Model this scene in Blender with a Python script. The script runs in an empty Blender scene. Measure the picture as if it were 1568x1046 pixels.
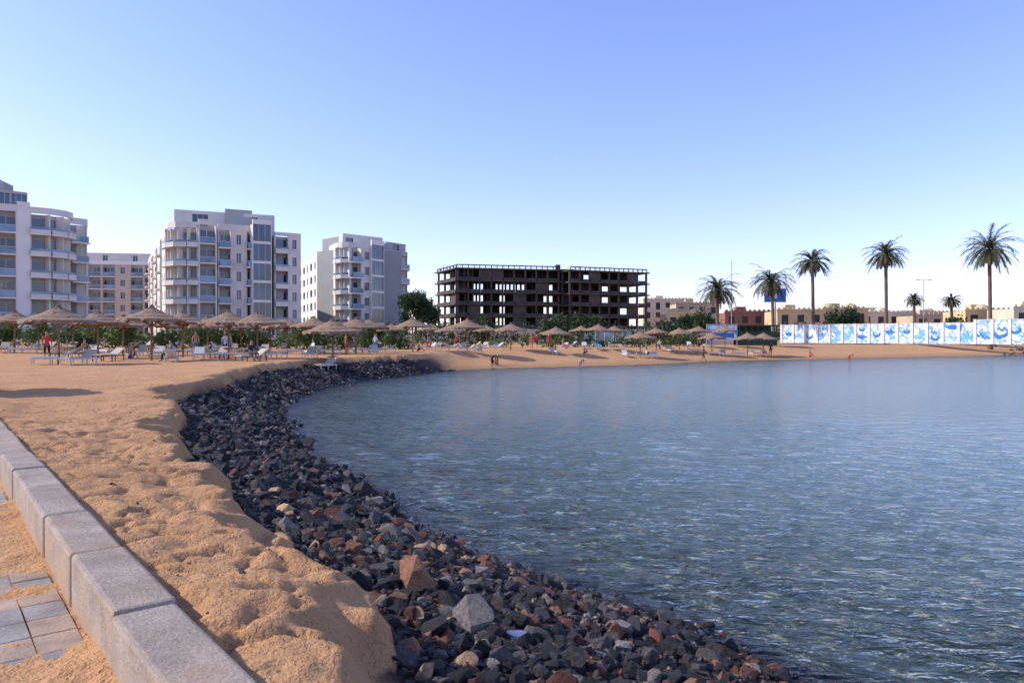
import bpy, bmesh, math, random
import numpy as np
from mathutils import Vector, Matrix
random.seed(7); RNG=np.random.default_rng(7)
F=1132.0; HZ=516.0; H=2.8
SUN_AZ=math.radians(-88); SUN_EL=math.radians(33)
scene=bpy.context.scene
COL=scene.collection
# ------------------------------------------------------------------ materials
def new_mat(name):
    m=bpy.data.materials.new(name); m.use_nodes=True
    nt=m.node_tree; b=nt.nodes['Principled BSDF']; return m,nt,b
def N(nt,t,**k):
    n=nt.nodes.new(t)
    for a,v in k.items(): setattr(n,a,v)
    return n
def ramp(nt,fac,stops):
    r=N(nt,'ShaderNodeValToRGB'); e=r.color_ramp.elements
    while len(e)<len(stops): e.new(0.5)
    for i,(p,c) in enumerate(stops):
        e[i].position=p; e[i].color=(c[0],c[1],c[2],1)
    nt.links.new(fac,r.inputs[0]); return r.outputs[0]
def noise(nt,scale,detail=4,rough=.55,vec=None,dist=0):
    n=N(nt,'ShaderNodeTexNoise'); n.inputs['Scale'].default_value=scale; n.inputs['Detail'].default_value=detail
    n.inputs['Roughness'].default_value=rough; n.inputs['Distortion'].default_value=dist
    if vec is None:
        g=N(nt,'ShaderNodeNewGeometry'); vec=g.outputs['Position']
    nt.links.new(vec,n.inputs['Vector']); return n.outputs['Fac']
def mix(nt,f,a,b,blend='MIX'):
    m=N(nt,'ShaderNodeMix',data_type='RGBA',blend_type=blend)
    for s,v in ((0,f),(6,a),(7,b)):
        if isinstance(v,(int,float)): m.inputs[s].default_value=v
        elif isinstance(v,tuple): m.inputs[s].default_value=(v[0],v[1],v[2],1)
        else: nt.links.new(v,m.inputs[s])
    return m.outputs[2]
def bump(nt,h,strength,dist,b,normal=None):
    bp=N(nt,'ShaderNodeBump'); bp.inputs['Strength'].default_value=strength; bp.inputs['Distance'].default_value=dist
    nt.links.new(h,bp.inputs['Height'])
    if normal is not None: nt.links.new(normal,bp.inputs['Normal'])
    if b is not None: nt.links.new(bp.outputs[0],b.inputs['Normal'])
    return bp.outputs[0]
def simple(name,c,rough=.8,var=.25,scale=1.5,bs=0.0,bd=.02,bscale=20,spec=.3,metal=0,local=False):
    m,nt,b=new_mat(name)
    vec=None
    if local:
        vec=N(nt,'ShaderNodeTexCoord').outputs['Object']
    f=noise(nt,scale,5,.6,vec)
    lo=tuple(x*(1-var) for x in c); hi=tuple(min(1,x*(1+var)) for x in c)
    nt.links.new(ramp(nt,f,[(.3,lo),(.7,hi)]),b.inputs['Base Color'])
    b.inputs['Roughness'].default_value=rough; b.inputs['Specular IOR Level'].default_value=spec; b.inputs['Metallic'].default_value=metal
    if bs: bump(nt,noise(nt,bscale,4,.6,vec),bs,bd,b)
    return m
M={}
def G(name,*a,**k):
    if name not in M: M[name]=simple(name,*a,**k)
    return M[name]
# ------------------------------------------------------------------ mesh helpers
def mesh_obj(name,v,f,mats,midx=None,smooth=False,parent=None):
    me=bpy.data.meshes.new(name); me.from_pydata([tuple(p) for p in v],[],f)
    for m in mats: me.materials.append(m)
    if midx is not None: me.polygons.foreach_set('material_index',midx)
    if smooth: me.polygons.foreach_set('use_smooth',[True]*len(me.polygons))
    me.update()
    o=bpy.data.objects.new(name,me); COL.objects.link(o)
    if parent: o.parent=parent
    return o
def tri_mesh(name,V,T,mat,colattr=None,smooth=False):
    me=bpy.data.meshes.new(name); nv=len(V); nf=len(T); k=T.shape[1]
    me.vertices.add(nv); me.vertices.foreach_set('co',V.astype(np.float32).ravel())
    me.loops.add(nf*k); me.loops.foreach_set('vertex_index',T.astype(np.int32).ravel())
    me.polygons.add(nf); me.polygons.foreach_set('loop_start',np.arange(0,nf*k,k,dtype=np.int32))
    me.polygons.foreach_set('use_smooth',np.full(nf,smooth))
    me.update(calc_edges=True)
    if colattr is not None:
        a=me.color_attributes.new('col','FLOAT_COLOR','POINT')
        c=np.ones((nv,4),np.float32); c[:,:3]=colattr; a.data.foreach_set('color',c.ravel())
    me.materials.append(mat)
    o=bpy.data.objects.new(name,me); COL.objects.link(o); return o
class MB:
    def __init__(s): s.p={}
    def add(s,mat,vs,fs):
        V,Fc=s.p.setdefault(mat,([],[])); o=len(V); V.extend(vs); Fc.extend([tuple(i+o for i in f) for f in fs])
    def box(s,fr,s0,s1,n0,n1,z0,z1,mat):
        (ox,oy),(dx,dy)=fr; nx,ny=dy,-dx
        vs=[]
        for z in (z0,z1):
            for a,b in ((s0,n0),(s1,n0),(s1,n1),(s0,n1)):
                vs.append((ox+dx*a+nx*b,oy+dy*a+ny*b,z))
        s.add(mat,vs,[(0,1,2,3),(7,6,5,4),(0,4,5,1),(1,5,6,2),(2,6,7,3),(3,7,4,0)])
    def cyl(s,p0,p1,r0,r1,mat,n=8):
        p0=Vector(p0);p1=Vector(p1); d=(p1-p0).normalized()
        a=d.orthogonal().normalized(); b=d.cross(a); vs=[]
        for p,r in ((p0,r0),(p1,r1)):
            for i in range(n):
                t=2*math.pi*i/n; vs.append(tuple(p+a*math.cos(t)*r+b*math.sin(t)*r))
        fs=[(i,(i+1)%n,n+(i+1)%n,n+i) for i in range(n)]+[tuple(range(n))[::-1],tuple(range(n,2*n))]
        s.add(mat,vs,fs)
    def dome(s,c,r,mat,hs=1.0,nu=16,nv=6):
        vs=[];fs=[]
        for j in range(nv+1):
            ph=math.pi/2*j/nv
            for i in range(nu):
                t=2*math.pi*i/nu; vs.append((c[0]+r*math.cos(ph)*math.cos(t),c[1]+r*math.cos(ph)*math.sin(t),c[2]+r*hs*math.sin(ph)))
        for j in range(nv):
            for i in range(nu): fs.append((j*nu+i,j*nu+(i+1)%nu,(j+1)*nu+(i+1)%nu,(j+1)*nu+i))
        s.add(mat,vs,fs)
    def build(s,name,single=False):
        if single:
            V=[];Fc=[];mi=[];ms=list(s.p)
            for k,m in enumerate(ms):
                v,f=s.p[m]; o=len(V); V+=v; Fc+=[tuple(i+o for i in q) for q in f]; mi+=[k]*len(f)
            return mesh_obj(name,V,Fc,[M[m] for m in ms],mi)
        e=bpy.data.objects.new(name,None); COL.objects.link(e)
        for m,(v,f) in s.p.items(): mesh_obj(m+'_part',v,f,[M[m]],parent=e)
        return e
# ------------------------------------------------------------------ noise
def vnoise(x,y,seed=0):
    xi=np.floor(x).astype(np.int64); yi=np.floor(y).astype(np.int64); fx=x-xi; fy=y-yi
    fx=fx*fx*(3-2*fx); fy=fy*fy*(3-2*fy)
    def h(a,b):
        n=(a*374761393+b*668265263+seed*974634777)&0xffffffff
        n=((n^(n>>13))*1274126177)&0xffffffff; n=n^(n>>16); return (n&0xffff)/65535.0
    return (h(xi,yi)*(1-fx)+h(xi+1,yi)*fx)*(1-fy)+(h(xi,yi+1)*(1-fx)+h(xi+1,yi+1)*fx)*fy
def fbm(x,y,s,o=4,seed=0):
    r=0;a=.5;t=0
    for i in range(o):
        r=r+a*vnoise(x*s,y*s,seed+i*17); t+=a; s*=2.03; a*=.5
    return r/t*2-1
# ------------------------------------------------------------------ shoreline
def W(u,v,z=0.0):
    d=(H-z)*F/(v-HZ); return ((u-784)/F*d,d)
def X(u,d): return (u-784)/F*d
Sp=[(790,1300),(685,1046),(630,960),(560,885),(492,820),(405,765),(325,700),(287,660),(270,625),(270,595),(340,577),(385,565),(420,558),(470,552),(540,548),(620,545)]
Wp=[(1500,1150),(1200,1050),(1060,985),(950,940),(820,895),(710,858),(598,790),(540,742),(462,705),(440,655),(425,628),(455,608),(500,592),(550,583),(620,575),(690,568)]
S_rock=[W(u,v,1.35) for u,v in Sp]; W_rock=[W(u,v) for u,v in Wp]
W_far=[W(u,v) for u,v in [(760,564),(860,562),(1000,558),(1100,553),(1200,551),(1300,549),(1400,547),(1500,545),(1568,543)]]+[(400,260),(3000,1200)]
S_far=[(-7.2,66),(-4,77),(3,84),(10,90),(20,97),(33,108),(60,124),(84,138),(400,295),(3000,1250)]
S_all=[(30,-40),(6,-5),(1.6,.5)]+S_rock+S_far
W_all=[(60,-45),(14,-3),(7,3)]+W_rock+W_far
def pdist(x,y,poly):
    best=np.full(x.shape,1e9)
    for (ax,ay),(bx,by) in zip(poly[:-1],poly[1:]):
        dx,dy=bx-ax,by-ay; t=np.clip(((x-ax)*dx+(y-ay)*dy)/(dx*dx+dy*dy),0,1)
        best=np.minimum(best,np.hypot(x-ax-t*dx,y-ay-t*dy))
    return best
def inpoly(x,y,poly):
    ins=np.zeros(x.shape,bool); n=len(poly)
    for i in range(n):
        ax,ay=poly[i]; bx,by=poly[(i+1)%n]
        if ay==by: continue
        c=((ay>y)!=(by>y))&(x<(bx-ax)*(y-ay)/(by-ay)+ax); ins^=c
    return ins
sea=W_all+[(6000,1200),(6000,-3000),(60,-3000)]
bank=S_all+[(6000,1250),(6000,-3000),(30,-3000)]
def sm(t): t=np.clip(t,0,1); return t*t*(3-2*t)
KP=np.array([-.87,2.56]); KD=np.array([-.626,.780]); KN=np.array([.780,.626])   # kerb line, dir, normal to the sea side
def height(x,y,detail=True):
    x=np.asarray(x,float); y=np.asarray(y,float)
    jx=x+fbm(x,y,.55,3,3)*.35; jy=y+fbm(x,y,.55,3,9)*.35
    dW=pdist(jx,jy,W_all); dS=pdist(jx,jy,S_all)
    inS=inpoly(jx,jy,sea); inB=inpoly(jx,jy,bank)
    t=dW/(dW+dS+1e-6)
    far=sm((y-54)/8)
    top=.96+.44*far
    zs=-(1.3*(1-np.exp(-dW/15)))-.02-.06*(1-np.exp(-dW/1.5))
    zb=top*(t**.85*(1-far)+sm(t*.5)*2*far*.999)
    lob=dS+fbm(x,y,1.3,3,21)*.46+.08
    bankw=.16+.26*(fbm(x,y,.8,2,5)+1)
    zl=top+(1.40-top)*sm(lob/bankw)+.9*sm((dS-8)/55)*sm((y-30)/30)
    if detail:
        a=sm(dS/.2)*(.35+.65*sm((60-y)/50))
        zl=zl+a*(fbm(x,y,1.3,4,31)*.065+fbm(x,y,4.2,4,41)*.045+np.abs(fbm(x,y,9,3,45))*-.02)
        r=np.abs(fbm(x,y,2.2,3,51)); zl=zl-a*.05*np.exp(-(r/.08)**2)*sm((25-y)/20)
    z=np.where(inS,zs,np.where(inB,zb,zl))
    k=(x-KP[0])*KN[0]+(y-KP[1])*KN[1]
    nearK=sm(1-(k)/1.2)*(~inB)
    z=z+nearK*.11
    wk=1.308+.022*sm((5.2-y)/1.4)+ (fbm(x,y,.8,4,61)*.08+.022*fbm(x,y,5,3,71) if detail else 0)
    z=np.where((k<-.135)&(k>-7),np.where(~inB,wk,z),z)
    z=np.where((k<=-7)&(~inB)&(~inS),np.maximum(z,1.35),z)
    return z
def hz1(x,y): return float(height(np.array([x]),np.array([y]))[0])
def axis(lo,hi,f0,f1,step,g):
    a=list(np.arange(f0,f1,step)); s=step
    v=f1
    while v<hi: a.append(v); s*=g; v+=s
    a.append(hi); s=step; v=f0-step
    pre=[]
    while v>lo: pre.append(v); s*=g; v-=s
    pre.append(lo); return np.array(pre[::-1]+a)
xs=axis(-3500,3500,-6.5,3.0,.035,1.035); ys=axis(-600,4500,1.8,10,.035,1.022)
XX,YY=np.meshgrid(xs,ys); ZZ=height(XX,YY)
def grid_faces(nx,ny):
    i=np.arange(nx-1)[None,:]+np.arange(ny-1)[:,None]*nx; i=i.ravel()
    return np.stack([i,i+1,i+1+nx,i+nx],1)
dW=pdist(XX,YY,W_all); dS=pdist(XX,YY,S_all); inB=inpoly(XX,YY,bank)
rk=np.clip(np.where(inB,1,1-dS/.15),0,1)*(1-sm((YY-60)/6))*np.where(ZZ<-.05,np.clip(1-(-.05-ZZ)/.10,0,1),1)
rk=rk*np.where(ZZ>1.0,0.0,1)
seaf=(ZZ<0).astype(float)
cola=np.stack([rk.ravel(),seaf.ravel(),np.clip(ZZ.ravel()/2,0,1)],1)
# ground material
m,nt,b=new_mat('ground_sand')
at=N(nt,'ShaderNodeAttribute',attribute_name='col'); sx=N(nt,'ShaderNodeSeparateColor'); nt.links.new(at.outputs['Color'],sx.inputs[0])
geo=N(nt,'ShaderNodeNewGeometry'); sz=N(nt,'ShaderNodeSeparateXYZ'); nt.links.new(geo.outputs['Position'],sz.inputs[0])
sand=ramp(nt,noise(nt,.9,5,.65),[(.3,(.53,.285,.13)),(.7,(.66,.385,.195))])
gr=N(nt,'ShaderNodeMath',operation='MULTIPLY'); gr.inputs[1].default_value=.5; nt.links.new(noise(nt,90,2,.7),gr.inputs[0])
sand=mix(nt,gr.outputs[0],sand,(.36,.185,.085))
damp=ramp(nt,noise(nt,.35,3,.6),[(.5,(0,0,0)),(.7,(.35,.35,.35))]); sand=mix(nt,damp,sand,(.42,.22,.10))
grav=ramp(nt,noise(nt,14,4,.7),[(.35,(.025,.02,.02)),(.6,(.08,.065,.055)),(.8,(.20,.13,.085))])
c1=mix(nt,sx.outputs[0],sand,grav)
wet=N(nt,'ShaderNodeMapRange'); wet.inputs[1].default_value=.05; wet.inputs[2].default_value=.32; wet.inputs[3].default_value=.55; wet.inputs[4].default_value=0
nt.links.new(sz.outputs[2],wet.inputs[0])
c1=mix(nt,wet.outputs[0],c1,(.26,.16,.09))
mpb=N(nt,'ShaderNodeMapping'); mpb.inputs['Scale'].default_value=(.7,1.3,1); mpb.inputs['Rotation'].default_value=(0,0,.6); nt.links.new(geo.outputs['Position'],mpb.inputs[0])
bed=ramp(nt,noise(nt,2.2,4,.6,mpb.outputs[0],2.0),[(.38,(.22,.24,.12)),(.50,(.50,.48,.25)),(.60,(.88,.83,.54))])  # sand and weed tones, plus caustic light shimmer painted in as bright mottling
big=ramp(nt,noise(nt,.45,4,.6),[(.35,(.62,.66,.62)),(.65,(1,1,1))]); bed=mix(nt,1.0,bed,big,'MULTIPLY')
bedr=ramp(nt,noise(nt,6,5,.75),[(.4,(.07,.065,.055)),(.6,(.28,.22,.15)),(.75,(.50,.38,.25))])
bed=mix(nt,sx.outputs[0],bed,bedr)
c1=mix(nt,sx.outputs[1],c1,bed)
nt.links.new(c1,b.inputs['Base Color']); b.inputs['Roughness'].default_value=.95; b.inputs['Specular IOR Level'].default_value=.15
n1=bump(nt,noise(nt,7,5,.7),.9,.09,None); bump(nt,noise(nt,45,3,.65),.7,.025,b,n1)
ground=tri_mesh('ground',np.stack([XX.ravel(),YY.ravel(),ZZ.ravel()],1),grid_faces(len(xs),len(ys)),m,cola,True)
# ------------------------------------------------------------------ water (real wavelets in the mesh near the shore)
wx=axis(-60,3400,-3,10,.042,1.03); wy=axis(-600,1600,5.2,15,.042,1.02)
WX,WY=np.meshgrid(wx,wy); dep=np.clip(-height(WX,WY,False),0,3)
gx=np.gradient(wx)[None,:]; gy=np.gradient(wy)[:,None]; gs_=np.maximum(gx,gy)
WZ=np.zeros_like(WX); wr=np.random.default_rng(3)
qx=WX+fbm(WX,WY,.5,3,81)*.9; qy=WY+fbm(WX,WY,.5,3,83)*.9
for i in range(24):
    lam=.22*(1.07**i); th=math.radians(-118)+wr.normal(0,.50); kx,ky=math.cos(th)*2*math.pi/lam,math.sin(th)*2*math.pi/lam
    amp=.0046*lam*(1 if lam<.7 else .6)*np.clip((lam/gs_-3.0)/2.5,0,1)
    env=.35+1.2*vnoise(WX*1.1/lam**.5,WY*1.1/lam**.5,90+i)
    WZ+=amp*env*np.sin(qx*kx+qy*ky+wr.uniform(0,6.28))
WZ*=np.clip(dep/.10,.15,1)*(WY<200)
m,nt,b=new_mat('sea_water'); nt.nodes.remove(b); out=nt.nodes['Material Output']
at=N(nt,'ShaderNodeAttribute',attribute_name='col'); sp=N(nt,'ShaderNodeSeparateColor'); nt.links.new(at.outputs['Color'],sp.inputs[0])
geo=N(nt,'ShaderNodeNewGeometry')
mp=N(nt,'ShaderNodeMapping'); mp.inputs['Scale'].default_value=(1,2.2,1); mp.inputs['Rotation'].default_value=(0,0,math.radians(28)); nt.links.new(geo.outputs['Position'],mp.inputs[0])
w1=noise(nt,1.9,3,.62,mp.outputs[0],.5); w2=noise(nt,8,2,.5,mp.outputs[0],.4)
nn=bump(nt,w1,.8,.13,None); nn=bump(nt,w2,.8,.018,None,nn)
gl=N(nt,'ShaderNodeBsdfGlossy'); gl.inputs['Roughness'].default_value=.05; nt.links.new(nn,gl.inputs['Normal'])
fr=N(nt,'ShaderNodeFresnel'); fr.inputs['IOR'].default_value=1.33; nt.links.new(nn,fr.inputs['Normal'])
tr=N(nt,'ShaderNodeBsdfTransparent'); tr.inputs['Color'].default_value=(.93,.99,.98,1)
df=N(nt,'ShaderNodeBsdfDiffuse'); df.inputs['Color'].default_value=(.33,.50,.54,1)
mr=N(nt,'ShaderNodeMapRange'); mr.inputs[1].default_value=.07; mr.inputs[2].default_value=.46; mr.inputs[3].default_value=.0; mr.inputs[4].default_value=.74
nt.links.new(sp.outputs[0],mr.inputs[0])
ms=N(nt,'ShaderNodeMixShader'); nt.links.new(mr.outputs[0],ms.inputs[0]); nt.links.new(tr.outputs[0],ms.inputs[1]); nt.links.new(df.outputs[0],ms.inputs[2])
ms2=N(nt,'ShaderNodeMixShader'); nt.links.new(fr.outputs[0],ms2.inputs[0]); nt.links.new(ms.outputs[0],ms2.inputs[1]); nt.links.new(gl.outputs[0],ms2.inputs[2])
nt.links.new(ms2.outputs[0],out.inputs['Surface'])
dc=np.repeat((dep.ravel()/3)[:,None],3,1)
tri_mesh('sea_water',np.stack([WX.ravel(),WY.ravel(),WZ.ravel()],1),grid_faces(len(wx),len(wy)),m,dc,True)
# ------------------------------------------------------------------ rocks
def hull(npts):
    bm=bmesh.new(); P=RNG.normal(size=(npts,3)); P/=np.linalg.norm(P,axis=1)[:,None]; P*=RNG.uniform(.7,1.05,(npts,1)); P*=np.array([1,RNG.uniform(.65,.95),RNG.uniform(.5,.75)])
    for p in P: bm.verts.new(p)
    bmesh.ops.convex_hull(bm,input=bm.verts[:])
    bmesh.ops.triangulate(bm,faces=bm.faces[:])
    bmesh.ops.delete(bm,geom=[v for v in bm.verts if not v.link_faces],context='VERTS')
    bm.verts.index_update(); V=np.array([v.co[:] for v in bm.verts]); T=np.array([[v.index for v in f.verts] for f in bm.faces]); bm.free(); return V,T
HL=[hull(n) for n in (11,13,15,17,19,22,26,30)]
pal=[(.020,.020,.024),(.038,.036,.040),(.085,.078,.078),(.20,.185,.175),(.15,.055,.038),(.23,.115,.07),(.42,.28,.16)]
def rotm(n):
    q=RNG.normal(size=(n,4)); q[:,1:3]*=.45; q/=np.linalg.norm(q,axis=1)[:,None]; w,x,y,z=q.T
    return np.stack([np.stack([1-2*(y*y+z*z),2*(x*y-w*z),2*(x*z+w*y)],1),np.stack([2*(x*y+w*z),1-2*(x*x+z*z),2*(y*z-w*x)],1),np.stack([2*(x*z-w*y),2*(y*z+w*x),1-2*(x*x+y*y)],1)],1)
Sr=np.array(S_rock); Wr=np.array(W_rock)
seg=np.hypot(*(0.5*(Sr[1:]+Wr[1:])-0.5*(Sr[:-1]+Wr[:-1])).T)
RV=[];RT=[];RC=[];off=0
def put(px,py,pz,s,ci):
    global off
    n=len(px); R=rotm(n); hi=RNG.integers(0,len(HL),n)
    for h in range(len(HL)):
        I=np.where(hi==h)[0]
        if len(I)==0: continue
        V,T=HL[h]; v=np.einsum('nij,vj->nvi',R[I],V)*s[I][:,None,None]+np.stack([px[I],py[I],pz[I]],1)[:,None,:]
        RV.append(v.reshape(-1,3)); RT.append((T[None]+off+(np.arange(len(I))*len(V))[:,None,None]).reshape(-1,3)); off+=len(I)*len(V)
        c=np.array(pal)[ci[I]]*RNG.uniform(.7,1.3,(len(I),1)); RC.append(np.repeat(c,len(V),0))
for i in range(len(seg)):
    A=.5*(Sr[i]+Sr[i+1]); B=.5*(Wr[i]+Wr[i+1]); wd=np.hypot(*(A-B)); y=.5*(A[1]+B[1])
    area=wd*max(seg[i],.8)*1.2
    smean=.026 if y<8 else (.034 if y<12 else min(.10,.038+(y-12)*.0035))
    n=int(min(9500,area/(smean*smean*2.6)))
    t=RNG.random(n); k=RNG.uniform(.02,1.12,n)
    p=(Sr[i]*(1-t)[:,None]+Sr[i+1]*t[:,None])*(1-k)[:,None]+(Wr[i]*(1-t)[:,None]+Wr[i+1]*t[:,None])*k[:,None]
    p+=RNG.normal(0,.07,p.shape)
    s=smean*np.exp(RNG.normal(0,.68,n)); z=height(p[:,0],p[:,1],False)+s*.15
    keep=(s<(.16 if y<9 else .22))&(z>-.25)&(z<1.06); p=p[keep];s=s[keep];z=z[keep]
    pr=[.31,.26,.18,.08,.08,.06,.03] if y<9.5 else ([.42,.30,.15,.07,.03,.02,.01] if y<14 else [.50,.30,.14,.05,.01,0,0])
    put(p[:,0],p[:,1],z,s,RNG.choice(7,len(s),p=pr))
def bigs(lst):
    a=np.array(lst); z=height(a[:,0],a[:,1],False)+a[:,2]*.3
    put(a[:,0],a[:,1],z,a[:,2],a[:,3].astype(int))
L=[(*W(640,925,.62),.27,5),(*W(722,1005,.55),.21,3),(*W(535,748,.1),.28,0),(*W(560,765,.1),.26,1),(*W(592,790,.05),.24,0),(*W(470,682,.05),.3,0),(*W(540,860,.7),.10,5),(*W(765,900,.25),.12,2),(*W(890,965,.2),.10,4),(*W(760,965,.4),.10,2),(*W(640,870,.5),.12,3),(*W(690,985,.6),.11,2),(*W(1000,1010,.15),.09,5),(*W(870,1000,.3),.09,4),(*W(1010,985,.05),.08,2)]
for i in range(90):
    j=RNG.integers(5,15); k=RNG.uniform(.6,1.05); t=RNG.random(); q=(Sr[j]*(1-t)+Sr[j+1]*t)*(1-k)+(Wr[j]*(1-t)+Wr[j+1]*t)*k
    L.append((q[0],q[1],RNG.uniform(.13,.24)*(1 if j>7 else .65),int(RNG.choice([0,1,2]))))
for i in range(60):
    q=W(RNG.uniform(1500,1600),RNG.uniform(538,546)); L.append((q[0],q[1]*.97,RNG.uniform(.2,.5),int(RNG.choice([1,2,5]))))
bigs(L)
m,nt,b=new_mat('rock'); at=N(nt,'ShaderNodeAttribute',attribute_name='col')
c=mix(nt,1.0,at.outputs['Color'],ramp(nt,noise(nt,22,5,.75),[(.3,(.5,.5,.5)),(.75,(1.8,1.65,1.5))]),'MULTIPLY')
gz=N(nt,'ShaderNodeNewGeometry'); gs=N(nt,'ShaderNodeSeparateXYZ'); nt.links.new(gz.outputs['Position'],gs.inputs[0])
wt=N(nt,'ShaderNodeMapRange'); wt.inputs[1].default_value=.02; wt.inputs[2].default_value=.2; wt.inputs[3].default_value=.15; wt.inputs[4].default_value=.65; nt.links.new(gs.outputs[2],wt.inputs[0])
nt.links.new(c,b.inputs['Base Color']); nt.links.new(wt.outputs[0],b.inputs['Roughness']); b.inputs['Specular IOR Level'].default_value=.3
bump(nt,noise(nt,30,5,.75),1,.04,b)
tri_mesh('shore_rocks',np.concatenate(RV),np.concatenate(RT),m,np.concatenate(RC))
RV=[];RT=[];RC=[];off=0
n=700; px=RNG.uniform(-9,0,n); py=RNG.uniform(2.5,16,n); kk=(px-KP[0])*KN[0]+(py-KP[1])*KN[1]; ib=~inpoly(px,py,bank)&(kk>.02)
px=px[ib];py=py[ib]; s=np.exp(RNG.normal(-4.6,.5,len(px))); put(px,py,height(px,py)+s*.2,s,RNG.choice([2,3,4,5],len(px)))
tri_mesh('sand_pebbles',np.concatenate(RV),np.concatenate(RT),m,np.concatenate(RC))
# ------------------------------------------------------------------ kerb + paving
m,nt,b=new_mat('kerb_concrete')
c=ramp(nt,noise(nt,3.5,6,.65),[(.3,(.31,.25,.20)),(.7,(.50,.42,.345))])
sp_=ramp(nt,noise(nt,70,3,.7),[(.3,(.6,.6,.6)),(.6,(1,1,1))]); c=mix(nt,1.0,c,sp_,'MULTIPLY')
ge=N(nt,'ShaderNodeNewGeometry'); se=N(nt,'ShaderNodeSeparateXYZ'); nt.links.new(ge.outputs['Position'],se.inputs[0])
st=N(nt,'ShaderNodeMapRange'); st.inputs[1].default_value=1.30; st.inputs[2].default_value=1.42; st.inputs[3].default_value=.8; st.inputs[4].default_value=0; nt.links.new(se.outputs[2],st.inputs[0])
c=mix(nt,st.outputs[0],c,(.42,.27,.16)); dsn=ramp(nt,noise(nt,1.6,4,.7),[(.52,(0,0,0)),(.68,(.5,.5,.5))]); c=mix(nt,dsn,c,(.48,.31,.18))
nt.links.new(c,b.inputs['Base Color']); b.inputs['Roughness'].default_value=.95; b.inputs['Specular IOR Level'].default_value=.15
n1=bump(nt,noise(nt,55,5,.7),.9,.014,None); bump(nt,noise(nt,6,4,.6),.4,.02,b,n1); M['kerb_concrete']=m; m0=m
fr=((KP[0],KP[1]),(KD[0],KD[1]))
bm=bmesh.new()
s=-9.0
while s<45:
    Lb=1.12; g=.018; j=random.uniform(-.011,.011); zt=1.6+random.uniform(-.012,.007); tw=random.uniform(-.012,.012); tl=random.uniform(-.006,.006)
    r=bmesh.ops.create_cube(bm,size=1); vv=r['verts']
    for v in vv:
        a=s+g/2+(v.co.x+.5)*(Lb-g); nn_=-.27+j+(v.co.y+.5)*.27+tw*v.co.x; z=1.1+(v.co.z+.5)*(zt+tl*v.co.x*2-1.1)
        v.co=(KP[0]+KD[0]*a+KN[0]*nn_,KP[1]+KD[1]*a+KN[1]*nn_,z)
    s+=Lb
bmesh.ops.recalc_face_normals(bm,faces=bm.faces[:])
bmesh.ops.bevel(bm,geom=bm.edges[:],offset=.022,segments=2,affect='EDGES',profile=.5)
me=bpy.data.meshes.new('kerb'); bm.to_mesh(me); bm.free(); me.materials.append(m0)
COL.objects.link(bpy.data.objects.new('kerb',me))
G('paving_grey',(.25,.23,.21),.9,.35,4,bs=.6,bd=.012,bscale=40)
G('paving_warm',(.34,.25,.18),.9,.35,4,bs=.6,bd=.012,bscale=40)
mb=MB()
for ii in range(-30,110):
    for jj in range(0,17):
        a=ii*.26; n0=-.29-(jj+1)*.2
        mb.box(fr,a+.005,a+.255,n0+.005,n0+.195,1.2,1.306+random.uniform(-.003,.003),random.choice(['paving_grey','paving_warm']))
mb.build('pavement')
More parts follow.
